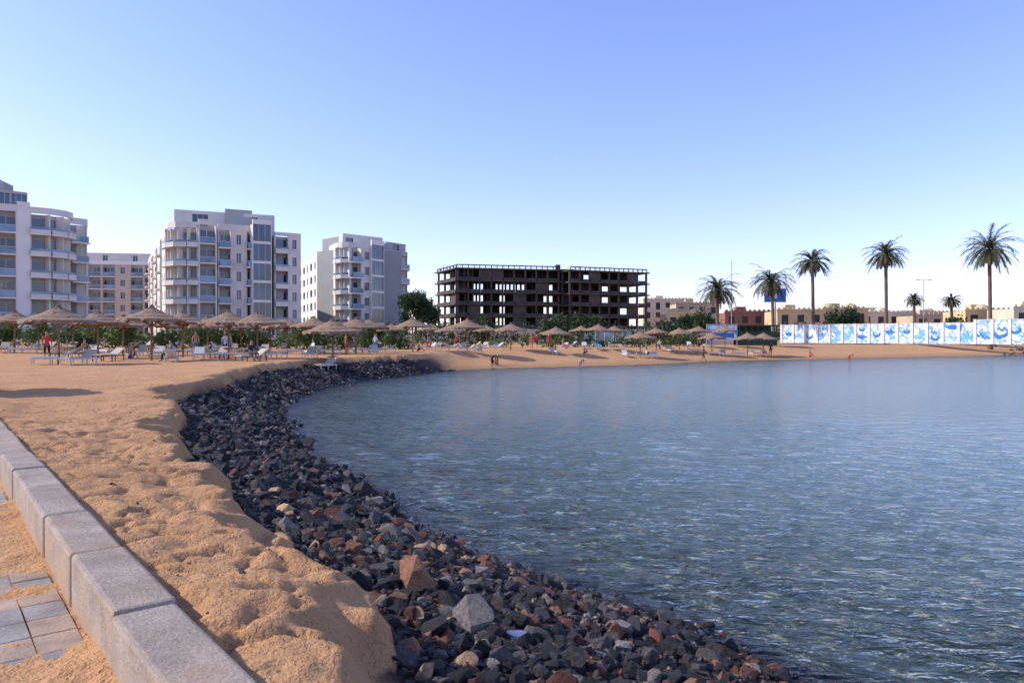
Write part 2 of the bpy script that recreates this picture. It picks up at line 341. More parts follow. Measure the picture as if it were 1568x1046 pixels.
# ------------------------------------------------------------------ buildings
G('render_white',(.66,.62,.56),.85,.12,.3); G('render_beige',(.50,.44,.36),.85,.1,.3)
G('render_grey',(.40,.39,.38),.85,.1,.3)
G('slab_white',(.74,.70,.65),.8,.06,.5)
G('roof_grey',(.3,.3,.3),.9,.1,.5)
def glassm(name,c,r=.08,s=.8):
    m,nt,b=new_mat(name); nt.links.new(ramp(nt,noise(nt,.35,2),[(.35,tuple(x*.5 for x in c)),(.65,tuple(x*1.5 for x in c))]),b.inputs['Base Color'])
    b.inputs['Roughness'].default_value=r; b.inputs['Specular IOR Level'].default_value=s; M[name]=m
glassm('window_glass',(.025,.05,.095)); glassm('rail_glass',(.09,.17,.27),.15)
G('frame_white',(.6,.6,.6),.6,.05)
G('curtain_cloth',(.5,.47,.42),.9,.2,2)
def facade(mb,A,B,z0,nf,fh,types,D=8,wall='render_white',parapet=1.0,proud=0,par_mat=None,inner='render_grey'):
    dx,dy=B[0]-A[0],B[1]-A[1]; L=math.hypot(dx,dy); fr=(A,(dx/L,dy/L)); nb=len(types); bw=L/nb
    e=random.uniform(.003,.03); zt=z0+nf*fh
    mb.box(fr,0,L,-D,-1.5,z0-3,zt-.02-e,'roof_grey')
    mb.box(fr,.001,.2,-1.5,-.36,z0,zt-.03,wall); mb.box(fr,L-.2,L-.001,-1.5,-.36,z0,zt-.03,wall)
    mb.box(fr,0,L,-.3,.06+proud,zt,zt+parapet,par_mat or wall)
    mb.box(fr,.01,L-.01,-.5,0,z0-3,z0,wall)
    for j,t in enumerate(types):
        a=j*bw; b_=a+bw
        for i in range(nf):
            z=z0+i*fh; T=t if not isinstance(t,(list,tuple)) else t[i%len(t)]
            if T=='s':
                mb.box(fr,a,b_,-.35,0,z,z+fh,wall)
            elif T in 'wn':
                pw=bw*(.22 if T=='w' else .34)
                mb.box(fr,a,a+pw,-.35,0,z,z+fh,wall); mb.box(fr,b_-pw,b_,-.35,0,z,z+fh,wall)
                mb.box(fr,a+pw,b_-pw,-.35,-.002,z,z+.85,wall); mb.box(fr,a+pw,b_-pw,-.35,-.002,z+2.5,z+fh,wall)
                mb.box(fr,a+pw,b_-pw,-.3,-.25,z+.85,z+2.5,'window_glass')
                mb.box(fr,(a+b_)/2-.04,(a+b_)/2+.04,-.25,-.2,z+.85,z+2.5,'frame_white')
                mb.box(fr,a+pw-.05,b_-pw+.05,.0,.08,z+.75,z+.85,'slab_white')
            elif T=='g':
                mb.box(fr,a,a+.12,-.35,0,z,z+fh,wall); mb.box(fr,b_-.12,b_,-.35,0,z,z+fh,wall)
                mb.box(fr,a+.12,b_-.12,-.35,-.01,z,z+.45,wall)
                mb.box(fr,a+.12,b_-.12,-.25,-.2,z+.45,z+fh,'window_glass')
                for q in (1/3,2/3): mb.box(fr,a+bw*q-.03,a+bw*q+.03,-.2,-.14,z+.45,z+fh,'frame_white')
            elif T in 'br':
                pr=1.0 if T=='b' else .12
                mb.box(fr,a,a+.22,-1.5,.02,z+.0,z+fh-.001,wall); mb.box(fr,b_-.22,b_,-1.5,.02,z,z+fh-.001,wall)
                mb.box(fr,a+.22,b_-.22,-1.5,.03,z,z+.22,'slab_white')
                if pr>.5: mb.box(fr,a+.05,b_-.05,.03,pr,z+.0,z+.22,'slab_white')
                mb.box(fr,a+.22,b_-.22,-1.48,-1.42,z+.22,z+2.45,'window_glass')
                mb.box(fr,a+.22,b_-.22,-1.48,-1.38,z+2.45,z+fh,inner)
                if random.random()<.35:
                    q=random.uniform(.3,.6); mb.box(fr,a+.22,a+.22+(bw-.44)*q*.6,-1.42,-1.39,z+.25,z+2.4,'curtain_cloth')
                mb.box(fr,(a+b_)/2-.05,(a+b_)/2+.05,-1.42,-1.36,z+.22,z+2.45,'frame_white')
                mb.box(fr,a+.25,b_-.25,pr-.08,pr-.05,z+.25,z+1.15,'rail_glass')
                mb.box(fr,a+.05 if pr>.5 else a+.23,b_-.05 if pr>.5 else b_-.23,pr-.1,pr-.03,z+1.15,z+1.21,'frame_white')
            elif T=='o':
                mb.box(fr,a,b_,-1.5,.5,z-.02,z+.2,'slab_white')
                mb.box(fr,a,b_,.38,.5,z+.2,z+.75,wall)
                mb.box(fr,a,b_,.42,.45,z+.75,z+1.1,'rail_glass')
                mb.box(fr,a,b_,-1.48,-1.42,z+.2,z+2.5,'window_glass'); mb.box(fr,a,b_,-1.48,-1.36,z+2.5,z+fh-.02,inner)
                mb.box(fr,a,a+.18,-1.42,-1.2,z+.2,z+fh-.02,wall)
z0=2.0; FH=3.15
# hotel left
mb=MB()
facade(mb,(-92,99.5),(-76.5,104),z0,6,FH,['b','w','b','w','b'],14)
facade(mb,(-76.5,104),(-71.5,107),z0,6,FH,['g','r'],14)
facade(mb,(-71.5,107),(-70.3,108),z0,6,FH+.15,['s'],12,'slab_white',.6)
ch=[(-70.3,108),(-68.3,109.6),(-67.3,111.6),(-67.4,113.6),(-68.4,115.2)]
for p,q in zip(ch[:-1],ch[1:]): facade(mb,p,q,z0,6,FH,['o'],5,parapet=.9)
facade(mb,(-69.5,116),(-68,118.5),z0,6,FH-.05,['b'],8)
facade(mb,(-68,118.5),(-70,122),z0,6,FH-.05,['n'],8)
facade(mb,(-90,103),(-75,107),z0+6*FH,1,2.9,['g','s','g','s','g'],7,parapet=.5,wall='render_grey')
facade(mb,(-75,107),(-72,110),z0+6*FH,1,2.9,['g','g'],7,parapet=.4,wall='render_grey')
facade(mb,(-90,106),(-75.8,109.5),z0+6*FH+2.9,1,2.3,['s']*3,5,parapet=.3,wall='render_grey')
mb.build('hotel_building')
# link building
mb=MB()
facade(mb,(-114,186),(-91,190),z0,6,3.2,['r','n','r','r','n','r','r'],14,wall='render_beige',parapet=.9,par_mat='slab_white')
facade(mb,(-113,188),(-92,192),z0+6*3.2,1,2.6,['n','s','n','s','n','s'],8,wall='render_white',parapet=.5)
mb.build('hotel_building')
# hotel centre
mb=MB()
facade(mb,(-90.9,185),(-59.5,127),z0,6,FH,['n','b','n','n','b','n','n','b','n','n','b','n','n'],14,wall='render_white')
ch=[(-59.5,127),(-58.6,125.0),(-57.4,123.6),(-55.7,122.6),(-53.8,122.6),(-52.3,123.3)]
for p,q in zip(ch[:-1],ch[1:]): facade(mb,p,q,z0,6,FH,['o'],5,parapet=1)
facade(mb,(-52.1,123),(-49.6,124.4),z0,6,FH+.1,['r'],10,parapet=.9)
facade(mb,(-49.9,125.5),(-43.9,128.6),z0,6,FH,['b','n','b'],12,wall='render_white',parapet=1.1,par_mat='render_white')
facade(mb,(-44.3,126.4),(-41.6,128.1),z0,6,FH+.2,['g'],12,wall='slab_white',parapet=.8)
facade(mb,(-41.4,129.3),(-37.6,131.8),z0,6,FH-.06,['o','n'],12,parapet=.6)
facade(mb,(-57.5,126),(-42.5,132.5),z0+6*FH,1,3.0,['s','g','s','n','g','s'],9,parapet=.6,wall='render_white')
facade(mb,(-50,129),(-46,131),z0+6*FH+3,1,1.0,['s'],3,parapet=.2,wall='render_grey')
mb.build('hotel_building')
# hotel right
mb=MB()
facade(mb,(-60,203),(-36.2,151.5),z0,6,FH,['n','w','n','w','n','w','n','w','n','w','n'],14,wall='slab_white')
ch=[(-36.2,151.5),(-35.4,150.2),(-34.2,149.3),(-32.8,149.1)]
for p,q in zip(ch[:-1],ch[1:]): facade(mb,p,q,z0,6,FH,['o'],5)
facade(mb,(-32.8,149.1),(-28.6,153.5),z0,6,FH,['b','w'],12,parapet=1)
facade(mb,(-28.9,152.3),(-26.8,155.3),z0,6,FH+.15,['g'],12,wall='slab_white')
facade(mb,(-26.8,156.2),(-22.9,161.8),z0,6,FH-.1,['n','b'],12,wall='render_grey')
facade(mb,(-22.9,161.8),(-25,168),z0,6,FH-.1,['o','n'],8)
facade(mb,(-35,153),(-28,160),z0+6*FH,1,2.8,['w','s','w'],8,parapet=.5)
facade(mb,(-27,158.5),(-23.5,163.5),z0+6*FH-.5,1,2.4,['n'],5,wall='render_grey',parapet=.4)
mb.build('hotel_building')
# unfinished concrete frame
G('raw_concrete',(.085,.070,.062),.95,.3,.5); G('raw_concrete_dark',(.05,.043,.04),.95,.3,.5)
mb=MB()
def frame_block(A,B,z0,nf,fh,nb,depth,opens):
    dx,dy=B[0]-A[0],B[1]-A[1]; L=math.hypot(dx,dy); fr=(A,(dx/L,dy/L)); bw=L/nb
    for i in range(nf+1):
        z=z0+i*fh
        mb.box(fr,-.6,L+.6,-depth-.5,.6,z-.32,z,'raw_concrete')
        if i<nf:
            for j in range(nb+1):
                for dn in (-.5,-depth*.5,-depth+.1):
                    mb.box(fr,j*bw-.25,j*bw+.25,dn-.3,dn+.2,z,z+fh-.32,'raw_concrete')
            for j in range(nb):
                a=j*bw+.25; b_=a+bw-.5
                op=(j in opens) and (i<nf-1) and i>=1
                mb.box(fr,a,b_,-.12,.1,z,z+.75,'raw_concrete')
                if not op:
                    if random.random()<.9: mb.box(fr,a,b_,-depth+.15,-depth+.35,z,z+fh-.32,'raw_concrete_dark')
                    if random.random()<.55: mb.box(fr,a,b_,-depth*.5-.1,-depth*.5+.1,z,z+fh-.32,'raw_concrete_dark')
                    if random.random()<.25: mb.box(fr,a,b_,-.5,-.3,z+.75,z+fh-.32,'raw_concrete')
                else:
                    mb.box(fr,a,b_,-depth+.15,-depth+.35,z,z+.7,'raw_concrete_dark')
    for j in range(0,nb*2+1):
        mb.box(fr,j*bw/2-.1,j*bw/2+.1,-.3,.0,z0+nf*fh,z0+nf*fh+.7,'raw_concrete')
    mb.box(fr,0,L,-.28,-.05,z0+nf*fh+.7,z0+nf*fh+1.0,'raw_concrete')
    for q in range(16):
        a=random.uniform(0,L); n_=random.uniform(1,depth); mb.cyl((A[0]+dx/L*a,A[1]+dy/L*a+n_,z0+nf*fh),(A[0]+dx/L*a+.1,A[1]+dy/L*a+n_,z0+nf*fh+1.5),.05,.04,'raw_concrete',4)
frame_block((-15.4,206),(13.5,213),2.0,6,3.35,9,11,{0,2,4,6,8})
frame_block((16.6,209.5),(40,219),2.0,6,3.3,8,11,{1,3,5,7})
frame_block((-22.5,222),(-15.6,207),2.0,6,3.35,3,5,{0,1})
frt=((12.5,214.5),(1,0)); 
for i in range(7): mb.box(frt,0,5.5,-5,0,1.7+i*3.4,2.0+i*3.4,'raw_concrete_dark')
mb.box(frt,.3,4.9,-5.5,-5.2,0,21.5,'raw_concrete_dark'); mb.box(frt,.3,1.6,-4.5,-1,21.8,23.8,'raw_concrete')
mb.build('unfinished_concrete_building')
# low resort buildings
G('ochre_render',(.56,.43,.24),.9,.12,.3); G('cream_render',(.60,.51,.37),.9,.12,.3); G('redbrown_render',(.24,.12,.09),.9,.15,.3); G('tan_render',(.48,.38,.26),.9,.12,.3)
G('dark_opening',(.05,.045,.05),.6,.2,.5)
def villa(name,u0,u1,d,ztop,mat,domes=0,nfl=2,base=2.0,deep=9):
    mb=MB(); xa,xb=X(u0,d),X(u1,d); fr=((xa,d),(1,0)); L=xb-xa; fh=(ztop-base)/nfl
    mb.box(fr,0,L,-deep,-.3,base-2,ztop-.01,mat)
    nb=max(2,int(L/3.2)); bw=L/nb
    for i in range(nfl):
        for j in range(nb):
            a=j*bw; z=base+i*fh; arch=(j+i)%3==1
            p=.28*bw; h0=z+(.8 if not arch else .1); h1=z+fh*.75
            mb.box(fr,a,a+p,-.3,0,z,z+fh,mat); mb.box(fr,a+bw-p,a+bw,-.3,0,z,z+fh,mat)
            mb.box(fr,a+p,a+bw-p,-.3,0,h1,z+fh,mat); mb.box(fr,a+p,a+bw-p,-.3,0,z,h0,mat)
            mb.box(fr,a+p,a+bw-p,-.28,-.22,h0,h1,'dark_opening')
    mb.box(fr,-.15,L+.15,-.35,.12,ztop,ztop+.5,mat)
    for k in range(domes):
        cx=xa+L*(k+.5)/domes; mb.box(((cx,d),(1,0)),-1.9,1.9,-5.9,-2.1,ztop,ztop+.5,mat); mb.dome((cx,d+4,ztop+.5),1.7,mat,.75)
    mb.box(((xa+L*.3,d),(1,0)),0,2.5,-6.5,-4,ztop,ztop+1.7,mat)
    for k in range(int(L/1.2)): mb.box(fr,k*1.2+.2,k*1.2+.7,-.3,.05,ztop+.5,ztop+.85,mat)
    return mb.build(name)
villa('resort_building',985,1060,255,15.5,'cream_render',0,4)
villa('resort_building',1035,1100,235,13.2,'tan_render',0,3)
villa('resort_building',1020,1085,215,9.5,'ochre_render',2,2)
villa('brown_building',1110,1192,190,9.0,'redbrown_render',0,2)
villa('resort_building',1190,1262,178,9.0,'ochre_render',0,2)
villa('resort_building',1260,1330,184,9.6,'ochre_render',2,2)
villa('resort_building',1318,1400,200,9.2,'cream_render',1,2)
villa('resort_building',1400,1470,190,8.2,'tan_render',0,2)
villa('resort_building',1478,1560,172,8.8,'ochre_render',1,2)
villa('resort_building',1552,1660,160,8.9,'cream_render',1,2)
villa('resort_building',1190,1480,232,10.3,'tan_render',3,2)
# ------------------------------------------------------------------ painted wall
m,nt,b=new_mat('mural_paint')
f=noise(nt,.45,4,.55,None,2.0); f2=noise(nt,1.3,3,.6,None,1.5)
c=ramp(nt,f,[(.0,(.68,.70,.72)),(.47,(.68,.70,.72)),(.48,(.09,.32,.60)),(.54,(.11,.36,.64)),(.55,(.68,.70,.72)),(1,(.66,.70,.73))])
c=mix(nt,ramp(nt,f2,[(.58,(0,0,0)),(.60,(1,1,1))]),c,(.26,.52,.72)); nt.links.new(c,b.inputs['Base Color']); b.inputs['Roughness'].default_value=.8
M['mural_paint']=m
G('wall_white',(.68,.67,.65),.85,.06,.5); G('wall_cap',(.50,.44,.34),.85,.1,.5); G('blue_paint',(.05,.18,.48),.8,.2,1); G('lightblue_paint',(.16,.44,.70),.8,.2,1)
mb=MB(); A=(X(1195,150),150.); B=(X(1660,112),112.)
dx,dy=B[0]-A[0],B[1]-A[1]; L=math.hypot(dx,dy); fr=(A,(dx/L,dy/L)); nb=20; bw=L/nb
for j in range(nb):
    a=j*bw; zb=1.6; zt=5.1+(.45 if j>=14 else 0)
    mb.box(fr,a+.45,a+bw,-.25,0,zb,zt,'mural_paint'); mb.box(fr,a,a+.45,-.35,.12,zb,zt+.1,'wall_white')
    mb.box(fr,a+.45,a+bw,-.3,.07,zt,zt+.12,'wall_white')
    mb.box(fr,a-.04,a+.49,-.38,.16,zt+.1,zt+.2,'wall_cap')
def paint(s,z,kind,r,mat,o):
    n=20; dxx,dyy=fr[1]; nx,ny=dyy,-dxx
    vs=[];fs=[]
    def P(a,h): return (A[0]+dxx*a+nx*o,A[1]+dyy*a+ny*o,h)
    if kind=='ring': a0,a1,w=200,400,.3
    elif kind=='moon': a0,a1,w=150,390,.45
    elif kind=='wave':
        for i in range(n+1):
            t=i/n; h=z+math.sin(t*4*math.pi)*r*.3; vs+=[P(s-r+2*r*t,h),P(s-r+2*r*t,h+.3)]
        fs=[(2*i,2*i+2,2*i+3,2*i+1) for i in range(n)]; mb.add(mat,vs,fs); return
    elif kind=='fish':
        for i in range(n): t=2*math.pi*i/n; vs.append(P(s+r*math.cos(t),z+r*.5*math.sin(t)))
        vs+=[P(s+r*.9,z),P(s+r*1.6,z+.5*r),P(s+r*1.6,z-.5*r)]; mb.add(mat,vs,[tuple(range(n)),(n,n+2,n+1)]); return
    for i in range(n+1):
        t=math.radians(a0+(a1-a0)*i/n); ww=w*math.sin(math.pi*i/n)**.5 if kind=='moon' else w
        vs+=[P(s+r*math.cos(t),z+r*math.sin(t)),P(s+(r-ww)*math.cos(t),z+(r-ww)*math.sin(t))]
    fs=[(2*i,2*i+2,2*i+3,2*i+1) for i in range(n)]; mb.add(mat,vs,fs)
oo=.006
for j in range(nb):
    s0=(j+.58)*bw
    for q in range(2):
        oo+=.0015
        paint(s0+random.uniform(-.6,.6),random.uniform(2.4,4.5),random.choice(['wave','fish','ring','moon']),random.uniform(.5,.85),random.choice(['blue_paint','lightblue_paint','lightblue_paint']),oo)
paint(15.58*bw,3.9,'moon',1.25,'blue_paint',oo+.004)
mb.build('painted_wall')
G('dark_green',(.025,.06,.035),.7,.2,2); G('steel',(.35,.36,.38),.4,.1,2,metal=.6); G('pole_grey',(.3,.3,.32),.5,.1,2)
mb=MB(); d=112; fr=((X(1083,d),d),(1,0)); w=X(1128,d)-X(1083,d)
mb.box(fr,0,w,-.1,0,2.3,4.6,'mural_paint'); mb.box(fr,-.1,0,-.15,.05,1.5,4.8,'pole_grey'); mb.box(fr,w,w+.1,-.15,.05,1.5,4.8,'pole_grey'); mb.box(fr,0,w,-.12,.04,4.6,4.75,'pole_grey'); mb.box(fr,.4,w-.4,0,.01,2.7,3.4,'blue_paint')
mb.build('poster_board')
mb=MB(); fr=((X(1132,d),d),(1,0)); w=X(1190,d)-X(1132,d)
for k in range(7): mb.box(fr,k*(w-.12)/6,k*(w-.12)/6+.12,-.12,0,1.5,4.4,'dark_green')
mb.box(fr,.12,w-.12,-.09,-.03,1.5,3.6,'dark_green'); mb.box(fr,-.3,w+.3,-3.2,.3,4.4,4.6,'dark_green'); mb.box(fr,0,w,-3,-2.9,1.5,4.4,'dark_green'); mb.box(fr,.3,w-.3,-.8,-.25,2.9,3.0,'wall_white')
mb.build('beach_kiosk')
mb=MB(); d=165; x=X(1187,d); z=lambda v,d:H-(v-HZ)/F*d
mb.cyl((x,d,1),(x,d,z(462,d)),.22,.18,'pole_grey'); mb.box(((x-2.4,d),(1,0)),0,4.8,-.35,0,z(462,d),z(443,d),'blue_paint'); mb.box(((x-2.5,d),(1,0)),0,5.0,-.4,.03,z(462,d)-.15,z(462,d),'steel'); mb.box(((x-2.5,d),(1,0)),0,5.0,-.4,.03,z(443,d),z(443,d)+.15,'steel'); mb.box(((x-1.2,d-.004),(1,0)),0,1.6,0,.01,z(457,d),z(449,d),'wall_white')
mb.build('billboard')
def lamp(u,v,d,arm=1.2):
    mb=MB(); x=X(u,d); zt=z(v,d); mb.cyl((x,d,1.2),(x,d,zt),.13,.07,'pole_grey'); mb.cyl((x-arm,d,zt+.1),(x+arm,d,zt+.1),.05,.05,'pole_grey',6)
    for s_ in (-1,1): mb.box(((x+s_*arm-.35,d),(1,0)),0,.7,-.15,.15,zt+.02,zt+.18,'steel')
    mb.build('street_lamp',True)
lamp(1414,430,150); lamp(1120,440,190); lamp(640,505,150); lamp(1290,470,190)
mb=MB(); x=X(1120,170); mb.cyl((x,170,1.2),(x,170,z(398,170)),.14,.05,'pole_grey')
for k in range(5): mb.cyl((x-.3,170,z(402+k*6,170)),(x+.3,170,z(402+k*6,170)),.03,.03,'steel',5)
mb.build('radio_mast',True)
# ------------------------------------------------------------------ vegetation
def leafmat(name,c1,c2):
    m,nt,b=new_mat(name); f=noise(nt,1.1,4,.7); f2=noise(nt,14,2,.6)
    c=ramp(nt,f,[(.35,c1),(.65,c2)]); c=mix(nt,f2,c,tuple(x*.45 for x in c1)); nt.links.new(c,b.inputs['Base Color']); b.inputs['Roughness'].default_value=.7
    tl=N(nt,'ShaderNodeBsdfTranslucent'); nt.links.new(c,tl.inputs['Color']); mx=N(nt,'ShaderNodeMixShader'); mx.inputs[0].default_value=.25
    nt.links.new(b.outputs[0],mx.inputs[1]); nt.links.new(tl.outputs[0],mx.inputs[2]); nt.links.new(mx.outputs[0],nt.nodes['Material Output'].inputs['Surface']); M[name]=m
leafmat('leaf',(.04,.075,.022),(.10,.14,.045)); leafmat('leaf_bright',(.09,.15,.03),(.18,.23,.07)); leafmat('palm_leaf',(.085,.095,.05),(.17,.17,.09)); leafmat('dry_leaf',(.16,.12,.06),(.24,.18,.09))
G('bark',(.14,.10,.07),.95,.3,4,bs=.8,bd=.04,bscale=12)
def leaves(name,blobs,mat,leaf=.25,dens=60):
    P=[]
    for (cx,cy,cz,rx,ry,rz) in blobs:
        n=int(dens*rx*ry*max(rz,.5)*4)+20; q=RNG.normal(size=(n,3)); q/=np.linalg.norm(q,axis=1)[:,None]; q*=(RNG.random((n,1))**.45)
        q*=1+.25*np.sin(q[:,[1]]*7+cx)+.15*np.sin(q[:,[0]]*11+cy)
        P.append(q*np.array([rx,ry,rz])+np.array([cx,cy,cz]))
    P=np.concatenate(P); n=len(P)
    a=RNG.normal(size=(n,3)); a/=np.linalg.norm(a,axis=1)[:,None]; b=np.cross(a,RNG.normal(size=(n,3))); b/=np.linalg.norm(b,axis=1)[:,None]
    s=leaf*RNG.uniform(.5,1.3,(n,1)); V=np.stack([P-a*s,P+b*s*.45,P+a*s,P-b*s*.45],1).reshape(-1,3)
    T=np.arange(4*n).reshape(n,4)
    return tri_mesh(name,V,T,M[mat])
def bush(u,d,w,h,mat='leaf',name='bush',leaf=.22):
    x=X(u,d); g=hz1(x,d); bl=[]
    for k in range(5): bl.append((x+random.uniform(-.35,.35)*w,d+random.uniform(-.3,.3)*w,g+h*random.uniform(.3,.6),w*random.uniform(.22,.36),w*random.uniform(.22,.36),h*random.uniform(.3,.45)))
    return leaves(name,bl,mat,leaf,50)
def hedge(u0,d0,u1,d1,h,mat,name='hedge',leaf=.3,dens=14):
    xa,xb=X(u0,d0),X(u1,d1); n=int(math.hypot(xb-xa,d1-d0)/1.5)+1; bl=[]
    for k in range(n):
        t=k/n; x=xa+(xb-xa)*t; y=d0+(d1-d0)*t; hh=h*random.uniform(.45,1.15)
        if random.random()<.12: continue
        bl.append((x,y,hz1(x,y)+hh*.45,1.1,.9,hh*.55))
    leaves(name,bl,mat,leaf,dens)
hedge(-60,88,330,92,3.2,'leaf_bright'); hedge(40,70,330,74,1.7,'leaf_bright'); hedge(330,92,640,98,3.4,'leaf'); hedge(340,76,600,82,1.7,'leaf_bright')
hedge(620,118,1090,122,3.2,'leaf'); hedge(640,98,1080,106,2.0,'leaf_bright'); hedge(990,150,1200,160,4.0,'leaf'); hedge(600,140,860,150,4,'leaf')
hedge(1200,160,1560,150,4.8,'leaf',leaf=.35,dens=8)
for u,d,w,h in [(1300,150,7,7),(1285,158,6,6),(1460,140,5,5.8),(1500,150,4,5),(1060,150,6,6),(900,150,6,5.5),(735,130,5,4.5),(850,125,4.5,5),(1020,130,5,4.5)]: bush(u,d,w,h,'leaf','shrub',.35)
for u in range(30,620,42): bush(u+random.uniform(-15,15),random.uniform(60,86),random.uniform(2,3.4),random.uniform(1.6,3.2),'leaf_bright','shrub',.2)
def tree(u,d,h,w):
    x=X(u,d); g=hz1(x,d); mb=MB(); mb.cyl((x,d,g-.2),(x+.2,d,g+h*.45),.3,.18,'bark')
    tips=[]
    for k in range(7):
        a=k*.9+random.random(); t=(x+math.cos(a)*w*.3,d+math.sin(a)*w*.3,g+h*random.uniform(.6,.85)); mb.cyl((x+.2,d,g+h*.42),t,.12,.04,'bark',6); tips.append(t)
    e=mb.build('tree'); bl=[(t[0],t[1],t[2],w*.24,w*.24,h*.17) for t in tips]+[(x,d,g+h*.75,w*.33,w*.33,h*.22),(x+w*.2,d,g+h*.5,w*.25,w*.25,h*.15),(x-w*.25,d,g+h*.45,w*.22,w*.22,h*.15)]
    o=leaves('crown',bl,'leaf',.3,30); o.parent=e
tree(636,140,9.2,6.5); tree(655,144,7,5)
def palm_mesh(seed,h,r):
    random.seed(seed); V=[];Fc=[];mi=[]
    n=10; seg=14; bend=random.uniform(-.6,.6)
    for i in range(seg+1):
        t=i/seg; rr=(.46-.17*min(1,t*3) + (.16 if t>.88 else 0))*(1+.08*(i%2)); cx=bend*t*t; 
        for k in range(n): a=2*math.pi*k/n; V.append((cx+rr*math.cos(a),rr*math.sin(a),h*t))
    for i in range(seg):
        for k in range(n): Fc.append((i*n+k,i*n+(k+1)%n,(i+1)*n+(k+1)%n,(i+1)*n+k)); mi.append(0)
    top=Vector((bend,0,h))
    nf=76
    for q in range(nf):
        az=q*2.39996+random.uniform(-.25,.25); tt=q/nf
        el=math.radians(68-98*tt+random.uniform(-9,9)); Lr=r*random.uniform(.85,1.15)*(1 if tt<.8 else .62)
        p=top.copy(); d=Vector((math.cos(az)*math.cos(el),math.sin(az)*math.cos(el),math.sin(el))); ns=12; st=Lr/ns
        dry=2 if tt>.88 else 1
        prev=p.copy(); dro=random.uniform(.09,.15)
        for s_ in range(ns):
            t=s_/ns; d=(d+Vector((0,0,-dro-.07*t))).normalized(); nx=prev+d*st
            side=d.cross(Vector((0,0,1))); side.normalize(); up=side.cross(d)
            w_=.05; o=len(V); V+=[tuple(prev-side*w_),tuple(prev+side*w_),tuple(nx+side*w_),tuple(nx-side*w_)]; Fc.append((o,o+1,o+2,o+3)); mi.append(dry)
            ll=r*.18*math.sin(math.pi*min(1,(t*.88+.14)))**.6
            if s_>0:
                for sg in (-1,1):
                    for hh in (0,.33,.66):
                        b0=prev+d*st*hh; tip=b0+(side*sg*.6+d*.8+up*(random.uniform(-.1,.25))+Vector((0,0,-.35*random.random()))).normalized()*ll*random.uniform(.75,1.15)
                        o=len(V); V+=[tuple(b0-d*.08),tuple(b0+d*.08),tuple(tip)]; Fc.append((o,o+1,o+2)); mi.append(dry)
            prev=nx
    me=bpy.data.meshes.new('palm'); me.from_pydata(V,[],Fc)
    for mm in ('bark','palm_leaf','dry_leaf'): me.materials.append(M[mm])
    me.polygons.foreach_set('material_index',mi); me.update(); return me
def palm(u,vtop,d,r,seed):
    x=X(u,d); g=hz1(x,d); h=z(vtop,d)-g
    o=bpy.data.objects.new('palm_tree',palm_mesh(seed,h,r)); o.location=(x,d,g-.1); o.rotation_euler[2]=seed*1.7; COL.objects.link(o)
palm(1098,444,140,5.2,1); palm(1184,430,146,5.4,2); palm(1245,400,148,4.7,3); palm(1357,390,138,4.6,4); palm(1400,458,160,2.4,5); palm(1457,460,165,2.6,6); palm(1516,381,130,5.8,7)
palm(850,493,130,3.2,8); palm(112,512,80,1.6,9); palm(330,515,84,1.5,10); palm(580,512,90,1.8,11); palm(738,503,120,2.4,12); palm(905,505,120,2.3,13); palm(470,510,100,1.8,14); palm(1010,503,125,2.2,15)
random.seed(11)
# ------------------------------------------------------------------ parasols
m,nt,b=new_mat('thatch'); tc=N(nt,'ShaderNodeTexCoord'); mp=N(nt,'ShaderNodeMapping'); mp.inputs['Scale'].default_value=(1,1,6); nt.links.new(tc.outputs['Object'],mp.inputs[0])
f=noise(nt,6,5,.7,mp.outputs[0]); nt.links.new(ramp(nt,f,[(.3,(.16,.10,.06)),(.7,(.38,.25,.155))]),b.inputs['Base Color']); b.inputs['Roughness'].default_value=.95; bump(nt,f,.9,.06,b); M['thatch']=m
G('wood',(.23,.14,.08),.8,.25,5,local=True)
def parasol_mesh(seed):
    r=random.Random(seed); V=[];Fc=[];mi=[]; n=48; R=1.62; zt=2.75; ze=2.12
    rings=[(0.0,zt+.14),(.10,zt+.08),(.15,zt-.04),(.6,2.50),(.62,2.47),(1.1,2.30),(1.12,2.27),(R,ze+.02),(R+.02,ze-.10)]
    for j,(rr,zz) in enumerate(rings):
        for k in range(n):
            a=2*math.pi*k/n; jr=r.uniform(-.02,.02)+(r.uniform(-.06,.08) if j>=7 else 0); jz=r.uniform(-.012,.012)+(r.uniform(-.10,.05) if j==8 else 0)
            V.append(((rr+jr*(rr>0))*math.cos(a),(rr+jr*(rr>0))*math.sin(a),zz+jz))
    for j in range(len(rings)-1):
        for k in range(n): Fc.append((j*n+k,j*n+(k+1)%n,(j+1)*n+(k+1)%n,(j+1)*n+k)); mi.append(0)
    mb=MB(); mb.cyl((0,0,-.3),(0,0,zt-.1),.065,.055,'wood',8)
    for k in range(8):
        a=2*math.pi*k/8; c_,s_=math.cos(a),math.sin(a); mb.cyl((.03*c_,.03*s_,2.62),(1.5*c_,1.5*s_,2.12),.03,.02,'wood',5)
        if k%2==0: mb.cyl((.04*c_,.04*s_,1.75),(.75*c_,.75*s_,2.34),.025,.025,'wood',5)
    mb.cyl((0,0,.62),(0,0,.66),.32,.32,'wood',14)
    v,f=mb.p['wood']; o=len(V); V+=v; Fc+=[tuple(i+o for i in q) for q in f]; mi+=[1]*len(f)
    me=bpy.data.meshes.new('beach_parasol'); me.from_pydata(V,[],Fc); me.materials.append(M['thatch']); me.materials.append(M['wood']); me.polygons.foreach_set('material_index',mi); me.update(); return me
PM=[parasol_mesh(i) for i in range(4)]
par=[]
